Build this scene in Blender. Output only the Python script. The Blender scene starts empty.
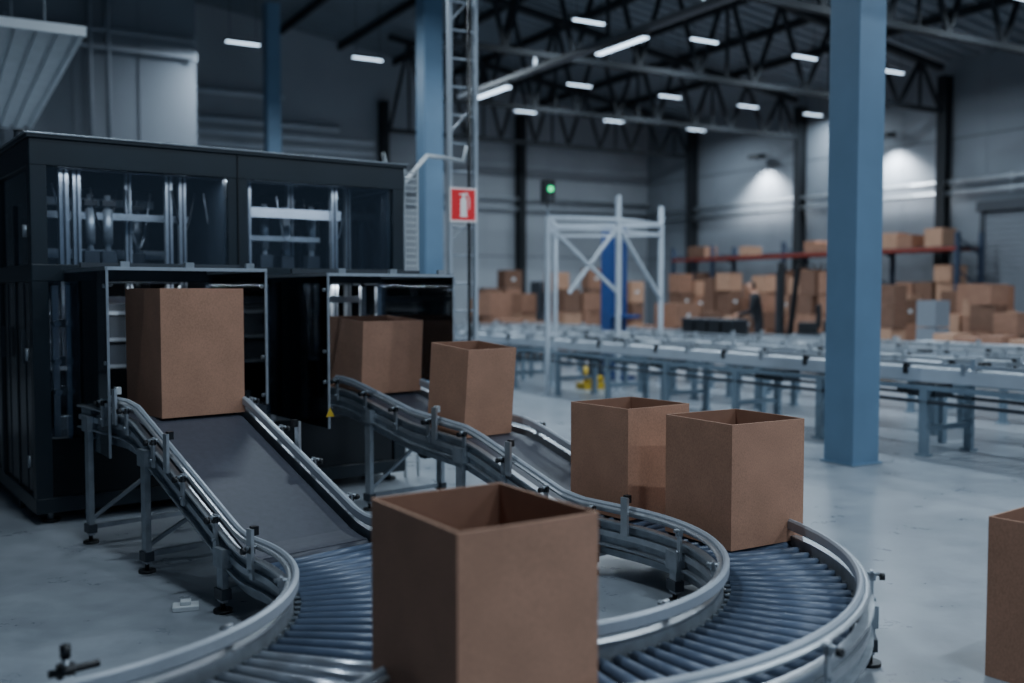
import bpy, math, random
from mathutils import Vector, Matrix
random.seed(7)
scene = bpy.context.scene
COL = scene.collection

# ------------------------------------------------------------------ materials
def lin(c):
    out = []
    for v in c:
        v = v/255.0
        out.append(v/12.92 if v <= 0.04045 else ((v+0.055)/1.055)**2.4)
    return (out[0], out[1], out[2], 1.0)

def mat(name, col, rough=0.5, metal=0.0, noise=(6.0, 0.12), bump=None, emit=None, stretch=None):
    m = bpy.data.materials.new(name)
    m.use_nodes = True
    nt = m.node_tree
    b = nt.nodes['Principled BSDF']
    c = lin(col)
    b.inputs['Roughness'].default_value = rough
    b.inputs['Metallic'].default_value = metal
    tc = nt.nodes.new('ShaderNodeTexCoord')
    mp = nt.nodes.new('ShaderNodeMapping')
    if stretch:
        mp.inputs['Scale'].default_value = stretch
    nt.links.new(tc.outputs['Object'], mp.inputs['Vector'])
    if noise:
        n = nt.nodes.new('ShaderNodeTexNoise')
        n.inputs['Scale'].default_value = noise[0]
        n.inputs['Detail'].default_value = 5.0
        r = nt.nodes.new('ShaderNodeValToRGB')
        k = noise[1]
        r.color_ramp.elements[0].position = 0.3
        r.color_ramp.elements[1].position = 0.7
        r.color_ramp.elements[0].color = (c[0]*(1-k), c[1]*(1-k), c[2]*(1-k), 1)
        r.color_ramp.elements[1].color = (min(1, c[0]*(1+k)), min(1, c[1]*(1+k)), min(1, c[2]*(1+k)), 1)
        nt.links.new(mp.outputs[0], n.inputs['Vector'])
        nt.links.new(n.outputs['Fac'], r.inputs['Fac'])
        nt.links.new(r.outputs['Color'], b.inputs['Base Color'])
    else:
        b.inputs['Base Color'].default_value = c
    if bump:
        n2 = nt.nodes.new('ShaderNodeTexNoise')
        n2.inputs['Scale'].default_value = bump[0]
        n2.inputs['Detail'].default_value = 4.0
        bp = nt.nodes.new('ShaderNodeBump')
        bp.inputs['Strength'].default_value = bump[1]
        bp.inputs['Distance'].default_value = 0.01
        nt.links.new(mp.outputs[0], n2.inputs['Vector'])
        nt.links.new(n2.outputs['Fac'], bp.inputs['Height'])
        nt.links.new(bp.outputs['Normal'], b.inputs['Normal'])
    if emit:
        b.inputs['Emission Color'].default_value = lin(emit[0])
        b.inputs['Emission Strength'].default_value = emit[1]
    return m

def kraft_mat(name, col):
    m = bpy.data.materials.new(name); m.use_nodes = True
    nt = m.node_tree; b = nt.nodes['Principled BSDF']; b.inputs['Roughness'].default_value = 0.88
    c = lin(col)
    tc = nt.nodes.new('ShaderNodeTexCoord')
    n1 = nt.nodes.new('ShaderNodeTexNoise'); n1.inputs['Scale'].default_value = 5; n1.inputs['Detail'].default_value = 6
    mp = nt.nodes.new('ShaderNodeMapping'); mp.inputs['Scale'].default_value = (1, 1, 0.5)
    n2 = nt.nodes.new('ShaderNodeTexNoise'); n2.inputs['Scale'].default_value = 240; n2.inputs['Detail'].default_value = 3
    nt.links.new(tc.outputs['Object'], n1.inputs['Vector']); nt.links.new(tc.outputs['Object'], mp.inputs['Vector']); nt.links.new(mp.outputs[0], n2.inputs['Vector'])
    r1 = nt.nodes.new('ShaderNodeMapRange'); r1.inputs['From Min'].default_value = .3; r1.inputs['From Max'].default_value = .7; r1.inputs['To Min'].default_value = .90; r1.inputs['To Max'].default_value = 1.08
    r2 = nt.nodes.new('ShaderNodeMapRange'); r2.inputs['From Min'].default_value = .3; r2.inputs['From Max'].default_value = .7; r2.inputs['To Min'].default_value = .80; r2.inputs['To Max'].default_value = 1.14
    nt.links.new(n1.outputs['Fac'], r1.inputs['Value']); nt.links.new(n2.outputs['Fac'], r2.inputs['Value'])
    mu = nt.nodes.new('ShaderNodeMath'); mu.operation = 'MULTIPLY'
    nt.links.new(r1.outputs[0], mu.inputs[0]); nt.links.new(r2.outputs[0], mu.inputs[1])
    vm = nt.nodes.new('ShaderNodeVectorMath'); vm.operation = 'SCALE'; vm.inputs[0].default_value = c[:3]
    nt.links.new(mu.outputs[0], vm.inputs['Scale']); nt.links.new(vm.outputs[0], b.inputs['Base Color'])
    n3 = nt.nodes.new('ShaderNodeTexNoise'); n3.inputs['Scale'].default_value = 3.0; n3.inputs['Detail'].default_value = 2
    bp = nt.nodes.new('ShaderNodeBump'); bp.inputs['Strength'].default_value = .35; bp.inputs['Distance'].default_value = .012
    nt.links.new(tc.outputs['Object'], n3.inputs['Vector']); nt.links.new(n3.outputs['Fac'], bp.inputs['Height']); nt.links.new(bp.outputs['Normal'], b.inputs['Normal'])
    return m

def glass_mat(name, tint, refl=0.12, rough=0.05):
    m = bpy.data.materials.new(name)
    m.use_nodes = True
    nt = m.node_tree
    for n in list(nt.nodes):
        nt.nodes.remove(n)
    out = nt.nodes.new('ShaderNodeOutputMaterial')
    tr = nt.nodes.new('ShaderNodeBsdfTransparent')
    tr.inputs['Color'].default_value = (tint[0], tint[1], tint[2], 1)
    gl = nt.nodes.new('ShaderNodeBsdfGlossy')
    gl.inputs['Roughness'].default_value = rough
    gl.inputs['Color'].default_value = (0.8, 0.85, 0.9, 1)
    lw = nt.nodes.new('ShaderNodeFresnel')
    lw.inputs['IOR'].default_value = 1.45
    ns = nt.nodes.new('ShaderNodeTexNoise')
    ns.inputs['Scale'].default_value = 3.0
    mt = nt.nodes.new('ShaderNodeMath'); mt.operation = 'MULTIPLY_ADD'
    mt.inputs[1].default_value = refl*0.4
    mx = nt.nodes.new('ShaderNodeMixShader')
    nt.links.new(ns.outputs['Fac'], mt.inputs[0])
    nt.links.new(lw.outputs['Fac'], mt.inputs[2])
    nt.links.new(mt.outputs[0], mx.inputs['Fac'])
    nt.links.new(tr.outputs[0], mx.inputs[1])
    nt.links.new(gl.outputs[0], mx.inputs[2])
    nt.links.new(mx.outputs[0], out.inputs['Surface'])
    return m

M_card = kraft_mat('cardboard', (182, 136, 111))
M_card2 = mat('cardboard_light', (168, 130, 106), 0.85, 0, (9, 0.10))
M_card3 = mat('cardboard_dark', (108, 78, 62), 0.85, 0, (9, 0.12))
M_card4 = mat('cardboard_mid', (140, 102, 82), 0.85, 0, (9, 0.12))
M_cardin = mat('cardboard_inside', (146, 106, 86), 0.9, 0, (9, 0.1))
M_cardedge = mat('cardboard_edge', (196, 154, 128), 0.9, 0, (150, 0.25))
M_alu = mat('aluminium', (190, 195, 200), 0.35, 0.75, (20, 0.08))
M_steel = mat('galvanised_steel', (160, 167, 174), 0.42, 0.6, (14, 0.18))
M_white = mat('painted_light_grey', (188, 196, 205), 0.45, 0, (5, 0.06))
M_rail = mat('guide_rail_plastic', (170, 177, 186), 0.38, 0.15, (5, 0.06))
M_belt = mat('belt_rubber', (62, 65, 76), 0.5, 0, (30, 0.12), (200, 0.1))
M_roller = mat('roller_plastic', (86, 100, 122), 0.36, 0.0, (8, 0.12))
M_rollersteel = mat('roller_steel', (185, 192, 202), 0.3, 0.7, (8, 0.1))
M_black = mat('black_plastic', (20, 22, 26), 0.4, 0, (10, 0.2))
M_machine = mat('machine_paint', (26, 36, 44), 0.35, 0, (3, 0.15))
M_machpanel = mat('machine_panel', (13, 17, 22), 0.22, 0, (3, 0.2))
M_machin = mat('machine_interior', (38, 45, 53), 0.5, 0, (4, 0.3))
M_glass = glass_mat('tinted_acrylic', (0.78, 0.81, 0.85), 0.06)
M_glasshood = glass_mat('hood_acrylic', (0.70, 0.73, 0.76), 0.10)
M_blue = mat('column_blue_paint', (100, 131, 157), 0.5, 0, (2.5, 0.07), (40, 0.05))
M_bluedk = mat('lifter_blue', (30, 62, 118), 0.45, 0, (5, 0.1))
M_legblue = mat('leg_bluegrey_paint', (124, 142, 156), 0.5, 0, (5, 0.08))
M_truss = mat('truss_dark_paint', (20, 26, 32), 0.8, 0, (4, 0.12))
M_yellow = mat('yellow_paint', (205, 170, 40), 0.5, 0, (6, 0.1))
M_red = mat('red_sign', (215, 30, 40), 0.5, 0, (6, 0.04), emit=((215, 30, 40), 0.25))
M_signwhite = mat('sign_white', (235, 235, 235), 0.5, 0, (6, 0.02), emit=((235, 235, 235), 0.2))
M_orange = mat('rack_orange', (128, 46, 36), 0.5, 0, (6, 0.1))
M_rackblue = mat('rack_upright', (44, 56, 76), 0.5, 0, (6, 0.1))
M_tube = mat('lamp_tube', (235, 245, 255), 0.4, 0, None, emit=((205, 230, 255), 4.0))
M_redlamp = mat('beacon_red', (255, 30, 20), 0.3, 0, None, emit=((255, 30, 15), 6.0))
M_greenlamp = mat('signal_green', (40, 255, 150), 0.3, 0, None, emit=((40, 235, 150), 1.6))
M_dkgrey = mat('dark_grey_paint', (52, 58, 66), 0.5, 0, (6, 0.15))
M_panelwhite = mat('ribbed_panel', (232, 238, 242), 0.5, 0, (3, 0.06))
M_pale = mat('pale_plastic', (200, 205, 208), 0.5, 0, (5, 0.05))
M_pallet = mat('pallet_wood', (130, 104, 76), 0.8, 0, (12, 0.2))
M_cloth = mat('dark_workwear', (22, 25, 32), 0.85, 0, (30, 0.2))
M_trouser = mat('trouser_cloth', (30, 32, 40), 0.85, 0, (30, 0.2))
M_skin = mat('skin', (190, 140, 115), 0.55, 0, (20, 0.05))
M_hair = mat('hair_dark', (28, 22, 20), 0.7, 0, (60, 0.3))
M_shoe = mat('shoe', (18, 18, 20), 0.5, 0, (20, 0.1))

def floor_mat():
    m = bpy.data.materials.new('concrete_floor'); m.use_nodes = True
    nt = m.node_tree; b = nt.nodes['Principled BSDF']
    tc = nt.nodes.new('ShaderNodeTexCoord')
    n1 = nt.nodes.new('ShaderNodeTexNoise'); n1.inputs['Scale'].default_value = 0.45; n1.inputs['Detail'].default_value = 8; n1.inputs['Roughness'].default_value = 0.65
    n2 = nt.nodes.new('ShaderNodeTexNoise'); n2.inputs['Scale'].default_value = 3.0; n2.inputs['Detail'].default_value = 10; n2.inputs['Roughness'].default_value = 0.7
    r1 = nt.nodes.new('ShaderNodeValToRGB')
    r1.color_ramp.elements[0].position = 0.3; r1.color_ramp.elements[0].color = lin((130, 138, 146))
    r1.color_ramp.elements[1].position = 0.7; r1.color_ramp.elements[1].color = lin((170, 177, 184))
    r2 = nt.nodes.new('ShaderNodeValToRGB')
    r2.color_ramp.elements[0].position = 0.36; r2.color_ramp.elements[0].color = (0.78, 0.79, 0.81, 1)
    r2.color_ramp.elements[1].position = 0.58; r2.color_ramp.elements[1].color = (1, 1, 1, 1)
    mx = nt.nodes.new('ShaderNodeMixRGB'); mx.blend_type = 'MULTIPLY'; mx.inputs['Fac'].default_value = 1.0
    for n in (n1, n2):
        nt.links.new(tc.outputs['Object'], n.inputs['Vector'])
    nt.links.new(n1.outputs['Fac'], r1.inputs['Fac']); nt.links.new(n2.outputs['Fac'], r2.inputs['Fac'])
    nt.links.new(r1.outputs[0], mx.inputs[1]); nt.links.new(r2.outputs[0], mx.inputs[2])
    nt.links.new(mx.outputs[0], b.inputs['Base Color'])
    rr = nt.nodes.new('ShaderNodeMapRange'); rr.inputs['To Min'].default_value = 0.16; rr.inputs['To Max'].default_value = 0.46
    nt.links.new(n2.outputs['Fac'], rr.inputs['Value']); nt.links.new(rr.outputs[0], b.inputs['Roughness'])
    return m
M_floor = floor_mat()
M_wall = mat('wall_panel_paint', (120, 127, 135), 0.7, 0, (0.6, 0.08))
M_wallb = mat('wall_back_light_tint', (154, 160, 167), 0.7, 0, (0.6, 0.08))  # wall tone lightened in the colour, standing in for light on the back wall
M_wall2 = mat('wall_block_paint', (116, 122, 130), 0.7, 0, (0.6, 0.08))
M_ceil = mat('ceiling_deck', (108, 117, 126), 0.7, 0, (1.0, 0.1))

# ------------------------------------------------------------------ mesh builder
class MB:
    def __init__(self):
        self.v = []; self.f = []; self.m = []; self.s = []; self.mats = []
    def mi(self, m):
        if m not in self.mats:
            self.mats.append(m)
        return self.mats.index(m)
    def face(self, idx, m, smooth=False):
        self.f.append(tuple(idx)); self.m.append(self.mi(m)); self.s.append(smooth)
    def hexa(self, p, m):
        b = len(self.v)
        self.v += [Vector(q) for q in p]
        for q in ((3, 2, 1, 0), (4, 5, 6, 7), (0, 1, 5, 4), (1, 2, 6, 5), (2, 3, 7, 6), (3, 0, 4, 7)):
            self.face([b+i for i in q], m)
    def box(self, c, s, m, ax=None, rot=0.0):
        c = Vector(c)
        if ax is None:
            ca, sa = math.cos(rot), math.sin(rot)
            ax = (Vector((ca, sa, 0)), Vector((-sa, ca, 0)), Vector((0, 0, 1)))
        a, b_, d = [Vector(ax[i])*s[i]*0.5 for i in range(3)]
        self.hexa([c-a-b_-d, c+a-b_-d, c+a+b_-d, c-a+b_-d, c-a-b_+d, c+a-b_+d, c+a+b_+d, c-a+b_+d], m)
    def beam(self, p1, p2, w, h, m, up=(0, 0, 1)):
        p1 = Vector(p1); p2 = Vector(p2); d = p2-p1; L = d.length
        if L < 1e-6: return
        d.normalize(); up = Vector(up)
        if abs(d.dot(up)) > 0.98: up = Vector((0.866, 0.5, 0))
        s = d.cross(up).normalized(); u = s.cross(d).normalized()
        self.box((p1+p2)/2, (L, w, h), m, ax=(d, s, u))
    def cyl(self, p1, p2, r, m, seg=12, r2=None, cap=True):
        p1 = Vector(p1); p2 = Vector(p2); d = (p2-p1).normalized()
        up = Vector((0, 0, 1)) if abs(d.z) < 0.9 else Vector((1, 0, 0))
        a = d.cross(up).normalized(); b_ = d.cross(a).normalized()
        if r2 is None: r2 = r
        b0 = len(self.v)
        for k in range(seg):
            t = 2*math.pi*k/seg
            o = a*math.cos(t)+b_*math.sin(t)
            self.v.append(p1+o*r); self.v.append(p2+o*r2)
        for k in range(seg):
            n = (k+1) % seg
            self.face((b0+2*k, b0+2*n, b0+2*n+1, b0+2*k+1), m, True)
        if cap:
            self.face([b0+2*k for k in range(seg)][::-1], m)
            self.face([b0+2*k+1 for k in range(seg)], m)
    def tube(self, pts, r, m, seg=8):
        pts = [Vector(p) for p in pts]
        rings = []
        prev = None
        for i, p in enumerate(pts):
            d = (pts[min(i+1, len(pts)-1)]-pts[max(i-1, 0)]).normalized()
            if prev is None:
                up = Vector((0, 0, 1)) if abs(d.z) < 0.9 else Vector((1, 0, 0))
                a = d.cross(up).normalized()
            else:
                a = (prev-d*prev.dot(d)).normalized()
            prev = a
            b_ = d.cross(a)
            b0 = len(self.v)
            for k in range(seg):
                t = 2*math.pi*k/seg
                self.v.append(p+(a*math.cos(t)+b_*math.sin(t))*r)
            rings.append(b0)
        for i in range(len(rings)-1):
            for k in range(seg):
                n = (k+1) % seg
                self.face((rings[i]+k, rings[i]+n, rings[i+1]+n, rings[i+1]+k), m, True)
        self.face([rings[0]+k for k in range(seg)][::-1], m)
        self.face([rings[-1]+k for k in range(seg)], m)
    def sweep(self, path, prof, m, smooth=False):
        n = len(prof); rings = []
        for p, l in path:
            b0 = len(self.v)
            for (a, z) in prof:
                self.v.append(p+l*a+Vector((0, 0, z)))
            rings.append(b0)
        for i in range(len(rings)-1):
            for k in range(n):
                q = (k+1) % n
                self.face((rings[i]+k, rings[i]+q, rings[i+1]+q, rings[i+1]+k), m, smooth)
        self.face([rings[0]+k for k in range(n)][::-1], m)
        self.face([rings[-1]+k for k in range(n)], m)
    def build(self, name, parent=None, bevel=0.0, origin=None):
        o = Vector(origin) if origin is not None else None
        if o is None:
            xs = [v.x for v in self.v]; ys = [v.y for v in self.v]; zs = [v.z for v in self.v]
            o = Vector(((min(xs)+max(xs))/2, (min(ys)+max(ys))/2, min(zs)))
        me = bpy.data.meshes.new(name)
        me.from_pydata([v-o for v in self.v], [], self.f)
        for m in self.mats: me.materials.append(m)
        me.polygons.foreach_set('material_index', self.m)
        me.polygons.foreach_set('use_smooth', self.s)
        me.update()
        import bmesh
        bm = bmesh.new(); bm.from_mesh(me)
        bmesh.ops.recalc_face_normals(bm, faces=bm.faces)
        bm.to_mesh(me); bm.free()
        ob = bpy.data.objects.new(name, me)
        COL.objects.link(ob)
        ob.location = o
        if parent:
            ob.parent = parent
            ob.matrix_parent_inverse = Matrix.Translation(-parent.location)
        if bevel:
            bv = ob.modifiers.new('bevel', 'BEVEL'); bv.width = bevel; bv.segments = 2; bv.limit_method = 'ANGLE'; bv.angle_limit = math.radians(50)
        return ob

def empty(name, loc):
    e = bpy.data.objects.new(name, None); COL.objects.link(e); e.location = loc; e.empty_display_size = 0.1
    return e

UB = Vector((0.866, 0.5, 0)); VB = Vector((-0.5, 0.866, 0)); ZZ = Vector((0, 0, 1))
BA = (UB, VB, ZZ)
def W(u, v, z=0.0):
    return UB*u+VB*v+ZZ*z

# ------------------------------------------------------------------ room shell
U0, U1, V0, V1 = -9.0, 20.1, -7.0, 26.0
def roofz(u):
    return 8.8 if u < 6 else 8.8-(u-6)*(2.0/14.1)
b = MB(); b.box(W((U0+U1)/2, (V0+V1)/2, -0.1), (U1-U0, V1-V0, 0.2), M_floor, ax=BA); b.build('floor', origin=(0, 0, 0))
b = MB()
for (ua, ub_) in ((U0, 6), (6, U1)):
    za, zb = roofz(ua), roofz(ub_)
    b.hexa([W(ua, V0, za), W(ub_, V0, zb), W(ub_, V1, zb), W(ua, V1, za), W(ua, V0, za+.2), W(ub_, V0, zb+.2), W(ub_, V1, zb+.2), W(ua, V1, za+.2)], M_ceil)
v = V0+.2
while v < V1:
    b.beam(W(6, v, roofz(6)-.02), W(U1, v, roofz(U1)-.02), 0.12, 0.06, M_ceil)
    b.beam(W(U0, v, roofz(0)-.02), W(6, v, roofz(6)-.02), 0.12, 0.06, M_ceil)
    v += 0.35
b.build('ceiling')
def wall(name, p0, p1, h, normal, m, panel=1.1):
    b = MB()
    p0 = Vector(p0); p1 = Vector(p1); d = (p1-p0); L = d.length; d.normalize(); n = Vector(normal)
    b.box((p0+p1)/2-n*0.1+ZZ*h/2, (L, 0.2, h), m, ax=(d, n, ZZ))
    k = panel
    while k < L:
        b.box(p0+d*k+ZZ*h/2+n*0.004, (0.02, 0.008, h), m, ax=(d, n, ZZ)); k += panel
    for z in (2.6, 5.0):
        b.box((p0+p1)/2+ZZ*z+n*0.004, (L, 0.008, 0.02), M_dkgrey, ax=(d, n, ZZ))
    return b.build(name)
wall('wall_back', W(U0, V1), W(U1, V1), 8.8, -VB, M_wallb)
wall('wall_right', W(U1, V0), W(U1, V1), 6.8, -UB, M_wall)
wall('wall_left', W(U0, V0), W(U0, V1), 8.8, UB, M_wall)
b = MB()
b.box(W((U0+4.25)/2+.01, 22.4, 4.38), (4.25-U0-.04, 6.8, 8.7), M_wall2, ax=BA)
for k in range(9):
    b.box(W(4.25-1.0-k*1.1, 18.99, 4.38), (0.03, 0.02, 8.6), M_wall2, ax=BA)
b.box(W(3.2, 18.97, 2.4), (1.2, 0.06, 1.1), M_dkgrey, ax=BA)
b.build('plant_room_block')

def pipe_run(name, runs, r, m):
    b = MB()
    for (p, q) in runs:
        b.cyl(p, q, r, m, 8)
        p = Vector(p); q = Vector(q); L = (q-p).length; n = max(2, int(L/2.5))
        for i in range(n+1):
            c = p.lerp(q, i/n)
            b.box(c, (0.05, 0.05, 0.16), M_steel, ax=BA)
    b.build(name)
pipe_run('wall_pipes', [(W(4.5, 25.8, 5.6), W(10.5, 25.8, 5.6)), (W(4.5, 25.8, 5.3), W(10.5, 25.8, 5.3)), (W(4.5, 25.8, 5.9), W(9.5, 25.8, 5.9)), (W(4.6, 25.8, 6.6), W(8.0, 25.8, 6.6))], 0.06, M_white)
pipe_run('wall_pipes', [(W(19.9, 3, 4.0), W(19.9, 25.9, 4.0)), (W(19.9, 3, 3.75), W(19.9, 25.9, 3.75))], 0.05, M_steel)
pipe_run('wall_pipes', [(W(10.8, 25.8, 4.0), W(20, 25.8, 4.0)), (W(10.8, 25.8, 4.3), W(20, 25.8, 4.3))], 0.05, M_steel)
pipe_run('wall_pipes', [(W(-2, 18.85, 6.1), W(4.2, 18.85, 6.1)), (W(-2, 18.85, 5.8), W(4.2, 18.85, 5.8)), (W(2.4, 18.85, 4.2), W(2.4, 18.85, 7.6)), (W(2.7, 18.85, 4.2), W(2.7, 18.85, 7.9))], 0.045, M_wall2)

def hcolumn(name, p, h, w, m):
    b = MB()
    p = Vector(p)
    b.box(p+ZZ*h/2, (w, w, h), m, ax=BA)
    b.box(p+ZZ*0.008, (w+0.05, w+0.05, 0.016), m, ax=BA)
    return b.build(name, bevel=0.012)
for vv in (6.1, 14.8, 23.5):
    hcolumn('steel_column', W(7.0, vv), roofz(7)-.35, 0.33, M_blue)
for vv in (6.1, 10.45, 14.8, 19.15, 23.5):
    b = MB()
    p = W(19.85, vv)
    for s in (-1, 1):
        b.box(p+UB*s*0.11+ZZ*3.2, (0.02, 0.24, 6.4), M_truss, ax=BA)
    b.box(p+ZZ*3.2, (0.24, 0.02, 6.4), M_truss, ax=BA)
    b.build('wall_column')
for uu in (10.8, 15.2):
    b = MB(); p = W(uu, 25.8)
    for s in (-1, 1):
        b.box(p+VB*s*0.11+ZZ*3.4, (0.24, 0.02, 6.8), M_truss, ax=BA)
    b.box(p+ZZ*3.4, (0.02, 0.24, 6.8), M_truss, ax=BA)
    b.build('wall_column')

def truss(v, ua=7.0, ub_=19.7):
    b = MB()
    zl = 5.6
    def top(u): return roofz(u)-0.3
    b.beam(W(ua, v, zl), W(ub_, v, zl), 0.11, 0.10, M_truss)
    b.beam(W(ua, v, top(ua)), W(ub_, v, top(ub_)), 0.14, 0.13, M_truss)
    n = 9
    du = (ub_-ua)/n
    for i in range(n):
        u0 = ua+i*du; u1 = u0+du/2; u2 = u0+du
        b.beam(W(u0, v, zl), W(u1, v, top(u1)), 0.07, 0.07, M_truss)
        b.beam(W(u1, v, top(u1)), W(u2, v, zl), 0.07, 0.07, M_truss)
        if i % 2 == 0:
            b.beam(W(u1, v, zl), W(u1, v, top(u1)), 0.05, 0.05, M_truss)
    b.build('roof_truss')
for vv in (1.75, 6.1, 10.45, 14.8):
    truss(vv)
truss(19.15, 9.3)
truss(23.5, 10.0)
b = MB()
for uu in (1.5, 4.5, 8, 9.6, 11.2, 12.8, 14.4, 16.0, 17.6):
    b.beam(W(uu, V0, roofz(uu)-.14), W(uu, V1 if uu > 4.6 else 18.9, roofz(uu)-.14), 0.09, 0.16, M_truss)
b.build('roof_purlins')

# ------------------------------------------------------------------ lights
def strip(u, v, z, power, along='u', L=0.60, drop=True, w=0.055):
    b = MB()
    d = UB if along == 'u' else VB; s = VB if along == 'u' else UB
    c = W(u, v, z)
    ax = (d, s, ZZ)
    b.box(c+ZZ*0.03, (L+.05, w+.04, 0.035), M_dkgrey, ax=ax)
    b.box(c+ZZ*0.003, (L, w, 0.018), M_tube, ax=ax)
    if drop:
        for k in (-1, 1):
            p = c+d*k*L*0.4+ZZ*0.045
            b.cyl(p, Vector((p.x, p.y, roofz(u)-0.09)), 0.005, M_truss, 5)
    par = b.build('strip_light')
    ld = bpy.data.lights.new('strip_lamp', 'AREA'); ld.shape = 'RECTANGLE'; ld.size = L; ld.size_y = w
    ld.energy = power; ld.color = (0.74, 0.88, 1.0)
    lo = bpy.data.objects.new('lamp', ld); COL.objects.link(lo)
    lo.parent = par
    R = Matrix((d, s if d.cross(s).z > 0 else -s, ZZ)).transposed()
    lo.location = (c-ZZ*0.012)-par.location
    lo.rotation_euler = R.to_euler()
for vv, us in ((-3.0, (2.0, 7.2, 12.0)), (0.6, (3.5, 8.2, 13.0)), (5.0, (1.0, 9.5, 14.5)), (9.5, (3.5, 9.5, 12.0, 14.5, 17.0)), (13.9, (5.0, 9.5, 12.0, 14.5, 17.0)),  # rows nearest the camera are out of view, added to light the foreground
               (18.2, (4.9, 7.3, 12.2, 14.7, 17.1, 19.3)), (21.5, (12.8, 15.5, 18.3))):
    for uu in us:
        pw = 105 if vv < 9 else 72
        if vv in (0.6, 5.0) and uu > 7: pw = 145
        if vv > 18 and uu < 5: pw = 110
        elif vv > 18 and uu < 8: pw = 230
        strip(uu, vv, 6.0, pw)
for vv in (8.3, 12.3, 16.3):
    strip(9.0, vv, 5.2, 90, along='v', L=1.2, drop=False, w=0.10)
b = MB()
b.beam(W(9.0, 4.0, 5.34), W(9.0, 17.6, 5.34), 0.15, 0.08, M_dkgrey)
b.beam(W(9.12, 4.0, 5.37), W(9.12, 17.6, 5.37), 0.02, 0.10, M_steel)
for vv in (6.1, 10.45, 14.8):
    b.beam(W(9.0, vv, 5.38), W(9.0, vv, 5.6), 0.04, 0.04, M_steel)
b.build('lighting_trunking')
for vv in (16.3, 20.6):
    b = MB()
    b.box(W(19.70, vv, 5.25), (0.35, 0.35, 0.1), M_black, ax=BA)
    b.beam(W(20.05, vv, 5.35), W(19.70, vv, 5.3), 0.04, 0.04, M_black)
    fx = b.build('wall_floodlight')
    ld = bpy.data.lights.new('flood', 'SPOT'); ld.energy = 850; ld.spot_size = math.radians(125); ld.spot_blend = 0.8; ld.color = (0.88, 0.94, 1.0); ld.shadow_soft_size = 0.1
    lo = bpy.data.objects.new('flood_lamp', ld); COL.objects.link(lo); lo.parent = fx
    lo.location = W(19.70, vv, 5.12)-fx.location

b = MB()
for i in range(11):
    b.box(W(1.32-0.1-i*0.2, 14.8, 4.2), (0.13, 6.8, 0.05), M_panelwhite, ax=BA)
b.box(W(0.32, 14.8, 4.26), (2.2, 6.8, 0.06), M_panelwhite, ax=BA)
b.box(W(1.38, 14.8, 4.23), (0.05, 6.86, 0.10), M_panelwhite, ax=BA)
b.box(W(0.32, 11.38, 4.23), (2.2, 0.05, 0.10), M_panelwhite, ax=BA)
for vv in (12.2, 17.4):
    for uu in (-0.5, 1.1):
        b.cyl(W(uu, vv, 4.28), W(uu, vv, 8.7), 0.012, M_steel, 6)
b.build('radiant_heating_panel')

# ------------------------------------------------------------------ cardboard boxes
def cardbox(pos, s, l, h, rot=0, axes=None, name='cardboard_box'):
    t = 0.007
    b = MB()
    b.box((0, 0, t/2), (s-2*t, l-2*t, t), M_cardin)
    N = 6
    def panel(p0, p1, nrm, bow):
        p0 = Vector(p0); p1 = Vector(p1); nrm = Vector(nrm)
        outer = []; inner = []
        for j in range(N+1):
            f = j/N
            for zz in (0, h*.5, h):
                k = bow*math.sin(math.pi*f)*(0.3+0.7*zz/h)
                outer.append(p0.lerp(p1, f)+nrm*k+ZZ*zz)
                fi = max(t/(p1-p0).length, min(1-t/(p1-p0).length, f))
                inner.append(p0.lerp(p1, fi)+nrm*(k-t)+ZZ*zz)
        b0 = len(b.v); b.v += outer; b1 = len(b.v); b.v += inner
        for j in range(N):
            for q in (0, 1):
                a = j*3+q
                b.face((b0+a, b0+a+3, b0+a+4, b0+a+1), M_card)
                b.face((b1+a+1, b1+a+4, b1+a+3, b1+a), M_cardin)
            a = j*3+2
            b.face((b0+a, b0+a+3, b1+a+3, b1+a), M_cardedge)
            a = j*3
            b.face((b0+a+3, b0+a, b1+a, b1+a+3), M_card)
    c = [(-s/2, -l/2, 0), (s/2, -l/2, 0), (s/2, l/2, 0), (-s/2, l/2, 0)]
    nn = [(0, -1, 0), (1, 0, 0), (0, 1, 0), (-1, 0, 0)]
    for i in range(4):
        panel(c[i], c[(i+1) % 4], nn[i], random.uniform(-.004, .006))
    b.box((s*0.5-0.02, l/2+.0015, h/2), (0.035, 0.002, h-0.01), M_card)
    me_ob = b.build(name, origin=(0, 0, 0))
    if axes is None:
        me_ob.rotation_euler = (0, 0, rot)
        me_ob.location = pos
    else:
        R = Matrix((axes[0], axes[1], axes[2])).transposed().to_4x4()
        me_ob.matrix_world = Matrix.Translation(Vector(pos)) @ R
    return me_ob

# ------------------------------------------------------------------ conveyors
A0 = math.radians(42)
DD = Vector((math.sin(A0), -math.cos(A0), 0)); UU = Vector((math.cos(A0), math.sin(A0), 0))
def interp(t, tab):
    if t <= tab[0][0]: return tab[0][1]
    for (a, za), (c, zc) in zip(tab, tab[1:]):
        if t <= c:
            return za+(zc-za)*(t-a)/(c-a)
    return tab[-1][1]

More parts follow.
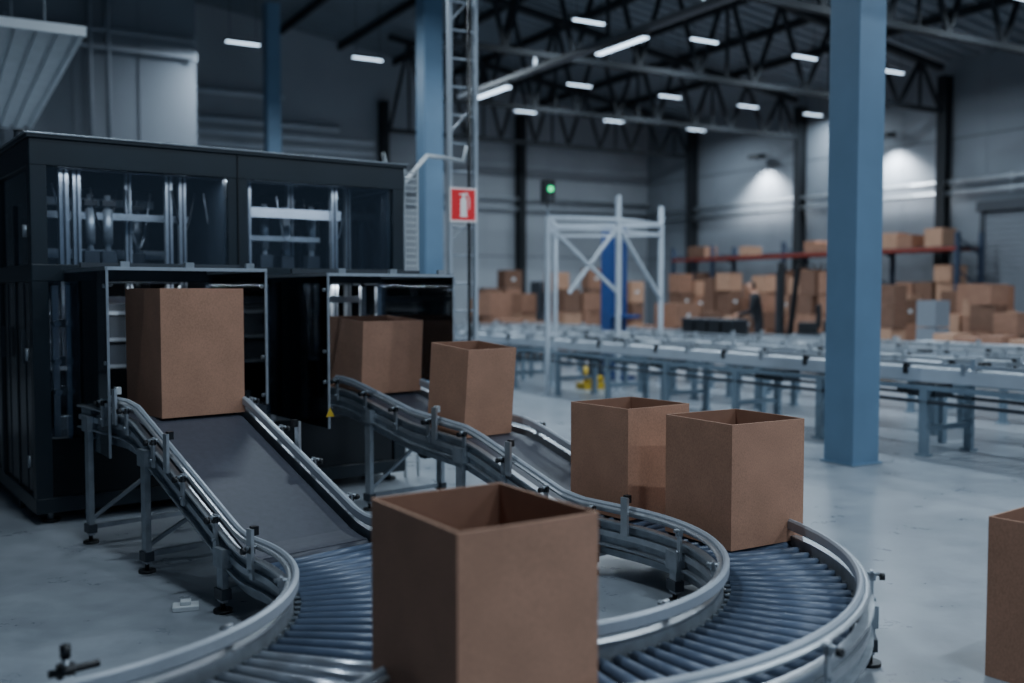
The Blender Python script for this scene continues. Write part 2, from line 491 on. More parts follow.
class Path:
    def __init__(self, C, R, t0, ztab, aend):
        T = Vector((C[0], C[1], 0))+UU*R
        self.T = T; self.R = R; self.C = Vector((C[0], C[1], 0)); self.ztab = ztab; self.t0 = t0
        self.aend = math.radians(aend)
    def at(self, t):
        if t >= 0:
            return self.T-DD*t+ZZ*interp(t, self.ztab), UU.copy()
        a = A0+t/self.R
        lat = Vector((math.cos(a), math.sin(a), 0))
        return self.C+lat*self.R+ZZ*interp(0, self.ztab), lat
    def tarc(self, deg):
        return -(A0-math.radians(deg))*self.R
    def samp(self, ta, tb, step=0.05):
        n = max(2, int(abs(tb-ta)/step)+1)
        return [self.at(ta+(tb-ta)*i/(n-1)) for i in range(n)]

def rect(lat, z, w, h):
    return [(lat-w/2, z-h/2), (lat+w/2, z-h/2), (lat+w/2, z+h/2), (lat-w/2, z+h/2)]
def rnd(lat, z, w, h):
    c = min(w, h)*0.35
    return [(lat-w/2+c, z-h/2), (lat+w/2-c, z-h/2), (lat+w/2, z-h/2+c), (lat+w/2, z+h/2-c), (lat+w/2-c, z+h/2), (lat-w/2+c, z+h/2), (lat-w/2, z+h/2-c), (lat-w/2, z-h/2+c)]

def conveyor(name, P, width, tbelt, tend, legs, steel_after=None, rail_h=0.10, trail=2.0):
    par = empty(name, Vector((P.T.x, P.T.y, 0)))
    hw = width/2
    tstart = P.t0
    b = MB()
    b.sweep(P.samp(tstart, tbelt), rect(0, -0.006, width-0.07, 0.012), M_belt)
    b.sweep(P.samp(tstart, tbelt), rect(0, -0.075, width-0.09, 0.02), M_steel)
    pe, pl = P.at(tbelt)
    b.cyl(pe-pl*(hw-.04)-ZZ*0.035, pe+pl*(hw-.04)-ZZ*0.035, 0.032, M_belt, 16)
    t = tbelt+.3
    while t < tstart-.1:
        p, l = P.at(t)
        b.cyl(p-l*(hw-.02)-ZZ*.125, p+l*(hw-.02)-ZZ*.125, .022, M_steel, 10)
        t += .4
    b.build('belt', par)
    b = MB()
    t = tbelt-0.08
    while t > tend:
        p, l = P.at(t)
        m = M_rollersteel if (steel_after is not None and t < steel_after) else M_roller
        r1 = 0.021; r2 = 0.029 if t < 0 else 0.025
        b.cyl(p-l*(hw-0.03)-ZZ*r2, p+l*(hw-0.03)-ZZ*r2, r1, m, 16, r2)
        b.cyl(p-l*(hw-0.005)-ZZ*r2, p+l*(hw-0.005)-ZZ*r2, 0.008, M_steel, 6)
        t -= 0.086
    b.sweep(P.samp(tbelt-.1, tend), rect(0, -0.10, width-0.10, 0.006), M_dkgrey)  # dark sheet added below the rollers so the gaps look shaded
    b.build('rollers', par)
    b = MB()
    for s in (-1, 1):
        path = P.samp(tstart, tend)
        b.sweep(path, rect(s*(hw+0.006), -0.045, 0.012, 0.13), M_steel)
        b.sweep(path, rect(s*(hw+0.02), 0.022, 0.04, 0.010), M_alu)
        b.sweep(path, rect(s*(hw+0.02), -0.106, 0.04, 0.010), M_steel)
        b.sweep(path, rect(s*(hw+0.022), -0.045, 0.016, 0.03), M_alu)
    path = P.samp(tstart-.1, tend)
    b.sweep(path, rect(-(hw-.03), -0.15, 0.06, 0.035), M_steel)
    b.sweep(path, rect(-(hw-.045), -0.128, 0.018, 0.016), M_black)
    b.sweep(path, rect((hw-.05), -0.14, 0.03, 0.03), M_dkgrey)
    b.build('side_frames', par)
    b = MB()
    for s in (-1, 1):
        path = P.samp(trail, tend)
        b.sweep(path, rnd(s*(hw-0.01), rail_h, 0.026, 0.055), M_rail, False)
        b.sweep(path, rnd(s*(hw+0.014), rail_h, 0.024, 0.02), M_alu, False)
    b.build('guide_rails', par)
    b = MB()
    t = trail-.1
    while t > tend+0.1:
        p, l = P.at(t)
        f = l.cross(ZZ)
        ax = (l, f, ZZ)
        for s in (-1, 1):
            q = p+l*s*(hw+0.045)
            b.box(q+ZZ*0.02, (0.012, 0.03, 0.16), M_alu, ax=ax)
            b.cyl(q+ZZ*rail_h-l*s*0.04, q+ZZ*rail_h+l*s*0.03, 0.009, M_steel, 8)
            b.box(q+ZZ*(rail_h-.01)+l*s*0.002, (0.025, 0.03, 0.03), M_black if t > 0 else M_steel, ax=ax)
            if t > 0 or s > 0:
                b.cyl(q+ZZ*(rail_h-.01)+l*s*0.03, q+ZZ*(rail_h-.01)+l*s*0.05, 0.015, M_black, 10)
            b.cyl(q-ZZ*0.02+l*s*0.004, q-ZZ*0.02+l*s*0.018, 0.009, M_steel, 6)
        t -= 0.36 if t > 0.3 else .78
    for tt in (0.1, 1.0, 1.7):
        p, l = P.at(tt); f = l.cross(ZZ); ax = (l, f, ZZ)
        for s in (-1, 1):
            b.box(p+l*s*(hw+0.05)+f*0.1+ZZ*0.07, (0.015, 0.045, 0.20), M_alu, ax=ax)
            b.box(p+l*s*(hw+0.03)+f*0.1+ZZ*0.16, (0.03, 0.03, 0.04), M_black if tt < 1.5 else M_pale, ax=ax)
    b.build('rail_brackets', par)
    b = MB()
    for t in legs:
        p, l = P.at(t); f = l.cross(ZZ); ax = (l, f, ZZ)
        top = p.z-0.05
        for s in (-1, 1):
            q = p+l*s*(hw+0.04)
            b.box((q.x, q.y, (top+0.05)/2), (0.03, 0.06, top-0.05), M_steel, ax=ax)
            b.box((q.x, q.y, top-0.02), (0.05, 0.1, 0.09), M_steel, ax=ax)
            b.cyl((q.x, q.y, 0.0), (q.x, q.y, 0.015), 0.045, M_black, 14)
            b.cyl((q.x, q.y, 0.015), (q.x, q.y, 0.07), 0.012, M_black, 8)
            b.box((q.x, q.y, 0.09), (0.05, 0.08, 0.05), M_dkgrey, ax=ax)
        for zc in (0.10, top-0.10):
            if zc > 0.08:
                c = p.copy(); c.z = zc
                b.box(c, (width+0.08, 0.03, 0.03), M_steel, ax=ax)
        if top > .45:
            pa = p-l*(hw+.04); pb = p+l*(hw+.04); pa.z = .14; pb.z = top-.12
            b.beam(pa, pb, .02, .02, M_steel)
    b.build('legs', par)
    return par

P2 = Path((-0.23, 4.34), 1.41, 3.05, [(0, .28), (.35, .28), (.5, .30), (1.2, .535), (1.35, .575), (1.9, .625), (2.6, .775), (2.75, .79)], -100)
cv2 = conveyor('curved_conveyor', P2, 0.54, 0.33, P2.tarc(-99), [2.35, 1.35, 0.25, P2.tarc(22), P2.tarc(-13), P2.tarc(-50), P2.tarc(-85)], rail_h=0.085, trail=2.85)
P1 = Path((-1.947, 3.684), 1.43, 2.25, [(0, .28), (.12, .28), (.22, .30), (1.4, .77), (1.55, .79)], -80)
cv1 = conveyor('curved_conveyor', P1, 0.66, 0.08, P1.tarc(-72), [2.05, 1.2, 0.3, P1.tarc(15), P1.tarc(-25), P1.tarc(-55)], steel_after=P1.tarc(-14), rail_h=0.085, trail=1.9)

for P, par, tt in ((P2, cv2, 1.0), (P2, cv2, 2.0), (P1, cv1, .75), (P1, cv1, 1.65)):
    b = MB()
    p, l = P.at(tt)
    b.cyl(p-l*0.12-ZZ*0.21, p+l*0.16-ZZ*0.21, 0.055, M_dkgrey, 16)
    for k in range(6):
        b.cyl(p+l*(-.10+.035*k)-ZZ*.21, p+l*(-.095+.035*k)-ZZ*.21, .062, M_steel, 16)
    b.box(p+l*0.20-ZZ*0.20, (0.1, 0.13, 0.13), M_black, ax=(UU, DD, ZZ))
    b.box(p-ZZ*.12, (.16, .1, .08), M_steel, ax=(UU, DD, ZZ))
    b.build('gear_motor', par)
b = MB()
b.box((-1.55, 4.66, 0.012), (0.12, 0.09, 0.024), M_pale, rot=.3)
b.box((-1.55, 4.66, 0.034), (0.05, 0.05, 0.02), M_pale, rot=.3)
b.build('floor_plate', bevel=.004)
b = MB()
q = Vector((-1.36, 2.98, 0))
b.cyl(q, q+ZZ*.012, .05, M_black, 14)
b.cyl(q+ZZ*.012, q+ZZ*.42, .010, M_steel, 10)
b.cyl(q+ZZ*.33, q+ZZ*.37, .028, M_black, 12)
b.cyl(q+ZZ*.35-UU*.05, q+ZZ*.35+UU*.10, .012, M_black, 10)
b.cyl(q+ZZ*.39, q+ZZ*.43, .016, M_black, 10)
b.build('rail_clamp_stand')

Zs = .002
cardbox((-1.96, 5.95, .79+Zs), 0.50, 0.54, 0.735, rot=A0-0.02)
def tilted(P, t, s, l, h, yaw=0.0, lat=0.0):
    p, la = P.at(t)
    z1 = P.at(t+.2)[0].z; z0 = P.at(t-.2)[0].z
    dvec = Vector((-DD.x*.4, -DD.y*.4, z1-z0)).normalized()
    n = la.cross(dvec).normalized()
    if n.z < 0: n = -n
    xa = la*math.cos(yaw)+dvec*math.sin(yaw); ya = n.cross(xa).normalized()
    return cardbox(p+la*lat+n*0.006, s, l, h, axes=(xa, ya, n))
tilted(P2, 2.75, 0.52, 0.46, 0.52, 0.0)
tilted(P2, 1.62, 0.40, 0.38, 0.56, 0.0, lat=-.02)
cardbox((0.665, 5.60, .28+Zs), 0.47, 0.47, 0.60, rot=math.radians(37))
cardbox((1.115, 4.97, .28+Zs), 0.48, 0.48, 0.60, rot=math.radians(31))
cardbox((-0.09, 2.88, .28+Zs), 0.46, 0.52, 0.60, rot=math.radians(33))
cardbox((2.18, 3.80, 0.001), 0.46, 0.46, 0.63, rot=math.radians(38))

# ------------------------------------------------------------------ packaging machine
am = math.radians(36)
UM = Vector((math.cos(am), math.sin(am), 0)); NM = Vector((math.sin(am), -math.cos(am), 0))
AM = Vector((-3.06, 6.35, 0)); MAX = (UM, NM, ZZ)
def Mc(w, d, z=0.0): return AM+UM*w+NM*d+ZZ*z
WM, DM, HM = 2.72, 5.0, 2.5
mach = empty('packaging_machine', AM)
b = MB()
fp = 0.10
for d in (-fp/2, -1.25, -2.5, -3.75, -DM+fp/2):
    for w in (fp/2, WM-fp/2):
        b.box(Mc(w, d, HM/2+.03), (fp, fp, HM-.08), M_machine, ax=MAX)
b.box(Mc(1.36, -fp/2, HM/2+.03), (0.15, fp, HM-.08), M_machine, ax=MAX)
for zc, zh in ((2.40, .17), (1.63, .11), (0.12, .10)):
    b.box(Mc(WM/2, -fp/2+.003, zc), (WM, fp, zh), M_machine, ax=MAX)
    for w in (fp/2-.003, WM-fp/2+.003):
        b.box(Mc(w, -DM/2, zc), (fp, DM, zh), M_machine, ax=MAX)
    b.box(Mc(WM/2, -DM+fp/2, zc), (WM, fp, zh), M_machine, ax=MAX)
b.box(Mc(WM/2, -DM/2, 2.50), (WM+.04, DM+.04, 0.03), M_machine, ax=MAX)
b.box(Mc(WM/2, 0.025, 2.515), (WM+.04, 0.012, 0.012), M_steel, ax=MAX)
b.box(Mc(-.025, -DM/2, 2.515), (0.012, DM+.04, 0.012), M_steel, ax=MAX)
b.box(Mc(1.36, 0.006, 1.3), (0.012, 0.01, 2.4), M_black, ax=MAX)
b.build('frame', mach, bevel=.006)
b = MB()
def fpanel(w0, w1, z0, z1, m=M_machpanel, d=-0.03):
    b.box(Mc((w0+w1)/2, d, (z0+z1)/2), (w1-w0, 0.02, z1-z0), m, ax=MAX)
fpanel(.1, 1.28, .17, .55); fpanel(1.44, WM-.1, .17, .55)
for i in range(4):
    d0 = -i*1.25-0.1; d1 = -(i+1)*1.25+.02
    for w in (0.03, WM-.03):
        b.box(Mc(w, (d0+d1)/2, .86), (0.02, abs(d1-d0), 1.42), M_machpanel, ax=MAX)
        b.box(Mc(w, (d0+d1)/2, 1.0), (0.035, 0.04, 2.2), M_machine, ax=MAX)
        for k in (-.3, .3):
            b.box(Mc(w+(-.012 if w < 1 else .012), (d0+d1)/2+k, .86), (0.006, 0.012, 1.4), M_dkgrey, ax=MAX)
    b.box(Mc(-.02, d0-.12, 1.15), (0.03, 0.03, 0.22), M_dkgrey, ax=MAX)
    b.box(Mc(-.02, d0-.9, 1.15), (0.03, 0.03, 0.22), M_dkgrey, ax=MAX)
    for zc in (.4, 1.1, 1.9):
        b.cyl(Mc(-.01, d0-.04, zc-.04), Mc(-.01, d0-.04, zc+.04), 0.014, M_steel, 8)
b.box(Mc(WM/2, -DM+.03, 1.3), (WM-.1, .02, 2.2), M_machpanel, ax=MAX)
b.build('panels', mach)
b = MB()
for (w0, w1) in ((.1, 1.285), (1.435, WM-.1)):
    b.box(Mc((w0+w1)/2, -.03, 2.0), (w1-w0, 0.008, 0.64), M_glass, ax=MAX)
for (w0, w1) in ((.1, .20), (1.12, 1.285), (1.435, 1.58), (2.50, WM-.1)):
    b.box(Mc((w0+w1)/2, -.03, 1.07), (w1-w0, 0.008, 1.02), M_glass, ax=MAX)
for i in range(4):
    d0 = -i*1.25-0.1; d1 = -(i+1)*1.25+.02
    for w in (0.03, WM-.03):
        b.box(Mc(w, (d0+d1)/2, 2.0), (0.008, abs(d1-d0), 0.64), M_glass, ax=MAX)
b.build('windows', mach)
b = MB()
b.box(Mc(WM/2, -2.2, 1.3), (WM-.2, .04, 2.2), M_machin, ax=MAX)
b.box(Mc(WM/2, -1.1, .45), (WM-.2, 2.1, .04), M_machin, ax=MAX)
b.box(Mc(1.36, -1.1, 1.3), (.04, 2.0, 2.2), M_machin, ax=MAX)
for w, dd_, ww in ((.27, -.35, .06), (.36, -.38, .05), (.80, -.75, .045), (1.02, -.5, .05), (1.12, -.5, .05), (1.60, -.45, .05), (1.70, -.9, .045), (2.10, -.8, .05), (2.30, -.4, .05), (2.52, -.6, .045), (.58, -1.6, .08), (1.95, -1.7, .08)):
    b.box(Mc(w, dd_, 1.7), (ww, ww, 1.4), M_alu, ax=MAX)
    b.box(Mc(w, dd_+ww/2+.002, 1.7), (ww*.25, .004, 1.4), M_dkgrey, ax=MAX)
b.box(Mc(.7, -.62, 2.05), (1.0, .05, .05), M_steel, ax=MAX)
b.box(Mc(.7, -1.2, 1.80), (1.0, .09, .07), M_alu, ax=MAX)
b.box(Mc(.7, -1.5, 2.22), (1.0, .06, .06), M_steel, ax=MAX)
b.box(Mc(1.97, -.45, 2.12), (.82, .05, .075), M_white, ax=MAX)
b.box(Mc(1.95, -.6, 1.93), (.6, .1, .04), M_steel, ax=MAX)
b.box(Mc(1.98, -1.3, 2.2), (1.0, .06, .06), M_steel, ax=MAX)
for w, dd_ in ((.50, -.6), (.62, -.6), (.90, -.9), (1.80, -.6), (2.02, -.7), (2.2, -.6)):
    b.cyl(Mc(w, dd_, 1.55), Mc(w, dd_, 2.2), .022, M_steel, 10)
    b.cyl(Mc(w, dd_, 1.85), Mc(w, dd_, 2.1), .034, M_steel, 12)
    b.box(Mc(w, dd_, 1.75), (.10, .09, .10), M_dkgrey, ax=MAX)
    b.box(Mc(w, dd_, 2.14), (.09, .08, .04), M_black, ax=MAX)
for k in range(9):
    w = .22+k*.27
    dp = -.45-.1*(k % 3)
    pts = []
    for j in range(13):
        f = j/12
        pts.append(Mc(w+.22*f, dp-.15*f, 2.25-.42*math.sin(math.pi*f)*(.6+.4*((k*7) % 5)/4)))
    b.tube(pts, .007, M_black if k % 2 else M_steel, 6)
for k in range(6):
    b.box(Mc(.25+k*.18, -.3, .62+.1*(k % 2)), (.12, .06, .09), M_steel, ax=MAX)
    b.box(Mc(1.65+k*.15, -.3, .62+.08*(k % 2)), (.1, .06, .08), M_steel, ax=MAX)
for w in (.16, .28, 1.0, 1.2, 1.50, 1.66, 2.42, 2.56):
    b.box(Mc(w, -.14, 1.05), (.04, .04, 1.0), M_alu, ax=MAX)
    for zz in (.85, 1.05, 1.3):
        b.cyl(Mc(w, -.2, zz), Mc(w, -.06, zz), .022, M_steel, 10)
        b.box(Mc(w+.04, -.16, zz), (.05, .05, .06), M_dkgrey, ax=MAX)
for (wa, wb) in ((.25, 1.05), (1.62, 2.45)):
    b.box(Mc((wa+wb)/2, -.2, 1.45), (wb-wa, .05, .05), M_alu, ax=MAX)
    b.box(Mc((wa+wb)/2, -.9, 1.2), (wb-wa, .04, .5), M_dkgrey, ax=MAX)
    for zz in (.95, 1.15, 1.35):
        b.box(Mc((wa+wb)/2, -.86, zz), (wb-wa, .03, .025), M_steel, ax=MAX)
b.build('mechanism', mach)
b = MB()
b.box(Mc(WM/2, -.2, 2.33), (2.3, .04, .02), M_dkgrey, ax=MAX)
for wc in (.65, 2.04):
    b.box(Mc(wc, -.35, 1.575), (.8, .04, .02), M_dkgrey, ax=MAX)
b.build('added_fill_bars', mach)  # added bars above the interior fill lamps
for (wc, dc, zc, pw, sz) in ((WM/2, -.2, 2.315, 15, 2.2), (.65, -.35, 1.56, 7, .7), (2.04, -.35, 1.56, 7, .7)):  # fill lamps added to brighten the machine interior and hoods
    ld = bpy.data.lights.new('machine_fill', 'AREA'); ld.shape = 'RECTANGLE'; ld.size = sz; ld.size_y = .03; ld.energy = pw; ld.color = (.8, .9, 1)
    lo = bpy.data.objects.new('added_interior_fill', ld); COL.objects.link(lo); lo.parent = mach
    lo.location = Mc(wc, dc, zc)-AM; lo.rotation_euler = (0, 0, am)
b = MB()
for w in (.1, 1.36, WM-.1):
    for d in (-.1, -2.5, -DM+.1):
        b.cyl(Mc(w, d, 0), Mc(w, d, .02), .06, M_black, 14); b.cyl(Mc(w, d, .02), Mc(w, d, .08), .02, M_steel, 8)
b.build('feet', mach)
def hood(w0, w1, L, z0, z1):
    b = MB()
    for w in (w0, w1):
        b.beam(Mc(w, 0.0, z1), Mc(w, L, z1), .02, .02, M_alu)
        b.beam(Mc(w, L, z0 if w == w0 else z0+.25), Mc(w, L, z1), .014, .014, M_steel)
        b.box(Mc(w, L/2, (z0+z1)/2+(0 if w == w0 else .12)), (.006, L, z1-z0-(0 if w == w0 else .24)), M_glasshood, ax=MAX)
        for zz in (z1-.1, (z0+z1)/2, z0+.3):
            b.cyl(Mc(w-.012, L-.05, zz), Mc(w+.012, L-.05, zz), .012, M_steel, 8)
    b.beam(Mc(w0, L, z1), Mc(w1, L, z1), .02, .02, M_alu)
    b.box(Mc((w0+w1)/2, L/2, z1+.01), (w1-w0, L, .005), M_glasshood, ax=MAX)
    b.box(Mc((w0+w1)/2, L*.5, z1+.03), (w1-w0+.05, .03, .03), M_dkgrey, ax=MAX)
    for w in (w0+.1, (w0+w1)/2, w1-.1):
        b.box(Mc(w, L-.01, z1+.02), (.05, .03, .04), M_steel, ax=MAX)
    return b.build('outfeed_hood', mach)
hood(.20, 1.14, 1.04, .56, 1.64)
hood(1.56, 2.52, 1.04, .62, 1.62)
b = MB()
q = Mc(1.56, 1.055, .70)
b.face([len(b.v), len(b.v)+1, len(b.v)+2], M_yellow); b.v += [q-UM*.03, q+UM*.03, q+ZZ*.06]
b.build('warning_label', mach)
b = MB()
q = Mc(.14, -1.10, 2.515)
b.cyl(q, q+ZZ*.03, .05, M_black, 14)
b.cyl(q+ZZ*.03, q+ZZ*.09, .038, M_redlamp, 14)
b.cyl(q+ZZ*.09, q+ZZ*.10, .042, M_black, 14)
b.cyl(q+ZZ*.10, q+ZZ*.16, .038, M_dkgrey, 14); b.cyl(q+ZZ*.16, q+ZZ*.17, .042, M_black, 14)
b.build('signal_beacon')
b = MB()
for s in (0, .12):
    b.box(Mc(WM+.06+s, -.1, 1.25), (.012, .03, 2.5), M_pale, ax=MAX)
for k in range(48):
    b.box(Mc(WM+.12, -.1, .12+k*.05), (.12, .012, .012), M_pale, ax=MAX)
b.build('cable_ladder')

# ------------------------------------------------------------------ ladder mast with sign
pm = Vector((-0.50, 10.1, 0))
b = MB()
for sx in (-1, 1):
    b.box(pm+UB*sx*.145+ZZ*3.3, (.035, .06, 6.6), M_white, ax=BA)
    b.box(pm+UB*sx*.12+ZZ*3.3, (.015, .015, 6.6), M_steel, ax=BA)
z = .2
while z < 6.5:
    b.cyl(pm-UB*.13+ZZ*z, pm+UB*.13+ZZ*z, .012, M_white, 8)
    z += .28
for z in (.9, 2.0, 3.1, 4.2, 5.3):
    b.beam(pm-UB*.13+VB*.02+ZZ*z, pm+UB*.13+VB*.02+ZZ*(z+.28), .015, .02, M_steel)
b.box(pm+ZZ*.01, (.4, .2, .02), M_steel, ax=BA)
b.tube([pm+UB*.06-VB*.03+ZZ*.2, pm+UB*.06-VB*.03+ZZ*2.4, pm+UB*.06-VB*.03+ZZ*6.5], .016, M_black, 8)
b.build('cable_ladder')
b = MB()
q0 = Mc(WM-.02, -.3, 2.56)
b.tube([q0-ZZ*.02, q0+ZZ*.08, q0.lerp(pm, .1), Vector((q0.lerp(pm, .5).x, q0.lerp(pm, .5).y, 2.75)), Vector((pm.x-.15, pm.y-.2, 2.83)), Vector((pm.x+.02, pm.y-.2, 2.8)), Vector((pm.x+.05, pm.y-.2, 2.95))], .02, M_pale, 10)
b.build('cable_conduit')
b = MB()
sc = pm-VB*.09-UB*.04+ZZ*2.38
sx = (UB, -VB, ZZ)
b.box(sc, (.30, .01, .34), M_signwhite, ax=sx)
b.box(sc-VB*.007, (.265, .006, .305), M_red, ax=sx)
f_ = -VB*.013
b.box(sc+f_-ZZ*.035, (.07, .004, .15), M_signwhite, ax=sx)
b.cyl(sc+f_*.9+ZZ*.04, sc+f_*1.1+ZZ*.04, .035, M_signwhite, 20)
b.box(sc+f_+ZZ*.085, (.025, .004, .04), M_signwhite, ax=sx)
b.beam(sc+f_+ZZ*.10-UB*.045, sc+f_+ZZ*.115+UB*.05, .004, .014, M_signwhite)
b.tube([sc+f_+ZZ*.09, sc+f_+ZZ*.09+UB*.05, sc+f_+ZZ*.04+UB*.065, sc+f_-ZZ*.04+UB*.06], .006, M_signwhite, 6)
b.box(sc+f_-ZZ*.115, (.085, .004, .012), M_signwhite, ax=sx)
b.build('fire_extinguisher_sign')

# ------------------------------------------------------------------ background conveyor lanes (along VB)
def lane(u0, u1, v0, v1, z, name='roller_conveyor'):
    b = MB()
    for u in (u0, u1):
        b.box(W(u, (v0+v1)/2, z-.05), (.03, v1-v0, .12), M_white, ax=BA)
        b.box(W(u, (v0+v1)/2, z+.05), (.02, v1-v0, .03), M_alu, ax=BA)
        b.box(W(u, (v0+v1)/2, z-.17), (.04, v1-v0, .04), M_legblue, ax=BA)
        b.box(W(u, (v0+v1)/2, z-.30), (.05, v1-v0, .03), M_dkgrey, ax=BA)
    v = v0+.1
    while v < v1:
        b.cyl(W(u0+.02, v, z-.03), W(u1-.02, v, z-.03), .027, M_steel, 8)
        v += .10
    v = v0+.3
    while v < v1:
        for u in (u0, u1):
            b.box(W(u, v, z/2-.08), (.05, .08, z-.18), M_legblue, ax=BA)
            b.box(W(u, v, .01), (.10, .12, .02), M_legblue, ax=BA)
            b.box(W(u, v+.2, z+.0), (.05, .05, .10), M_black, ax=BA)
            b.box(W(u, v-.4, z+.02), (.05, .04, .10), M_steel, ax=BA)
            b.box(W(u, v+.75, z+.07), (.04, .04, .10), M_alu, ax=BA)
        b.box(W((u0+u1)/2, v, .25), (u1-u0, .05, .05), M_legblue, ax=BA)
        b.box(W((u0+u1)/2, v, z-.2), (u1-u0, .05, .06), M_legblue, ax=BA)
        v += 1.25
    v = v0+1.0
    while v < v1-1:
        b.box(W(u0+.2, v, z-.2), (.25, .3, .12), M_dkgrey, ax=BA)
        b.cyl(W(u0+.05, v+.2, z-.2), W(u0+.35, v+.2, z-.2), .05, M_black, 10)
        v += 1.9
    return b.build(name)
lane(7.85, 8.5, 3.2, 18.2, .80)
lane(9.2, 9.85, 3.0, 19.0, .80)
lane(10.6, 11.2, 3.0, 19.0, .80)
b = MB()
for v in (5.2, 6.6, 9.1, 11.0, 14.8):
    b.box(W(8.85, v, .79), (.62, .5, .05), M_white, ax=BA)
    b.box(W(8.85, v-.27, .83), (.62, .03, .05), M_alu, ax=BA)
    b.box(W(8.85, v+.27, .83), (.62, .03, .05), M_alu, ax=BA)
    b.box(W(8.65, v-.2, .39), (.06, .06, .76), M_legblue, ax=BA)
    b.box(W(9.05, v+.2, .39), (.06, .06, .76), M_legblue, ax=BA)
b.build('transfer_table')
b = MB()
for i in range(26):
    u = random.choice((8.18, 9.5)); v = random.uniform(3.4, 17)
    b.box(W(u, v, .84), (.14, .10, .06), random.choice((M_pale, M_white, M_white, M_black)), ax=BA)
b.build('small_part_trays')
b = MB()
for i in range(4):
    b.box(W(10.9, 11.85+i*.32, .93), (.3, .27, .26), M_black, ax=BA)
    b.box(W(10.9, 11.85+i*.32, 1.07), (.33, .30, .03), M_dkgrey, ax=BA)
b.build('plastic_crates')
b = MB()
jc = W(8.85, 12.85)
b.box(jc+ZZ*.05, (.4, .25, .10), M_yellow, ax=BA)
b.cyl(jc+ZZ*.1-UB*.1, jc+ZZ*.35-UB*.1, .035, M_yellow, 10)
b.cyl(jc+ZZ*.16-UB*.15-VB*.08, jc+ZZ*.16+UB*.15-VB*.08, .05, M_yellow, 12)
b.box(jc+ZZ*.3+UB*.08, (.16, .15, .3), M_dkgrey, ax=BA)
b.build('yellow_floor_jack')

b = MB()
def col_at(q, z0, z1, w=.06, m=M_white): b.box((q.x, q.y, (z0+z1)/2), (w, w, z1-z0), m, ax=BA)
g = [W(7.70, 12.3), W(8.85, 12.15), W(10.22, 12.85), W(8.85, 13.9)]
for q, zt in zip(g, (2.62, 2.95, 2.9, 2.6)):
    col_at(q, 0, zt)
    b.box(q+ZZ*.01, (.16, .16, .02), M_white, ax=BA)
for i in range(4):
    p, q = g[i], g[(i+1) % 4]
    b.beam(p+ZZ*2.6, q+ZZ*2.6, .06, .06, M_white)
    b.beam(p+ZZ*2.44, q+ZZ*2.44, .04, .04, M_white)
b.beam(g[1]+ZZ*2.5, g[0].lerp(g[1], .3)+ZZ*1.5, .045, .045, M_white)
b.beam(g[0]+ZZ*2.5, g[1]+ZZ*1.5, .045, .045, M_white)
b.beam(g[1]+ZZ*2.5, g[2]+ZZ*1.4, .045, .045, M_white)
b.build('aluminium_gantry')
b = MB()
q = W(10.22, 14.15)
b.box(q+ZZ*1.35, (.34, .30, 2.7), M_bluedk, ax=BA)
b.box(q-VB*.16+ZZ*1.3, (.1, .02, 2.5), M_alu, ax=BA)
b.box(q+ZZ*.03, (.5, .6, .06), M_bluedk, ax=BA)
b.box(q-VB*.33+ZZ*1.1, (.4, .35, .06), M_bluedk, ax=BA)
b.build('lift_column')
b = MB()
q = g[0]+ZZ*2.64
b.cyl(q, q+ZZ*.15, .02, M_steel, 8)
b.box(q+ZZ*.32, (.16, .14, .34), M_black, ax=BA)
b.cyl(q+ZZ*.36-VB*.06, q+ZZ*.36-VB*.09, .045, M_greenlamp, 16)
b.cyl(q+ZZ*.23-VB*.06, q+ZZ*.23-VB*.085, .045, M_dkgrey, 16)
b.build('signal_light')

# ------------------------------------------------------------------ storage area
def stack(u, v, nx, ny, nz, sx, sy, sz, base=0.0, jitter=.08, pallet=True, name='cardboard_box_stack', drop=0.35, mats=None):
    b = MB()
    z0 = base
    if pallet:
        for k in range(-1, 2):
            b.box(W(u+k*nx*sx*.42, v, base+.05), (.1, ny*sy, .1), M_pallet, ax=BA)
        for k in range(5):
            b.box(W(u, v+(k-2)*ny*sy*.22, base+.12), (nx*sx, ny*sy*.15, .025), M_pallet, ax=BA)
        z0 = base+.135
    for i in range(nx):
        for j in range(ny):
            top = nz if random.random() > drop else max(1, nz-random.choice((1, 2)))
            zz = z0
            for k in range(top):
                a = random.uniform(-.16, .16)
                ax = (UB*math.cos(a)+VB*math.sin(a), VB*math.cos(a)-UB*math.sin(a), ZZ)
                hh = sz*random.uniform(.75, 1.1); kx = random.uniform(.78, .95); ky = random.uniform(.78, .95)
                c = W(u+(i-(nx-1)/2)*sx+random.uniform(-jitter, jitter)*.3, v+(j-(ny-1)/2)*sy+random.uniform(-jitter, jitter)*.3, zz+hh/2)
                mm = random.choice(mats or (M_card4, M_card2, M_card3, M_card4, M_card3))
                b.box(c, (sx*kx, sy*ky, hh-.006), mm, ax=ax)
                b.box(c+ZZ*(hh/2-.002), (sx*kx+.004, .05, .004), M_cardedge, ax=ax)
                if random.random() < .3:
                    b.box(c-ax[1]*sy*ky*.503, (.10, .004, .07), M_pale, ax=ax)
                zz += hh
    b.build(name)
def px(x, Y):
    X = (x-512)/995*Y
    return X*.866+Y*.5, -X*.5+Y*.866
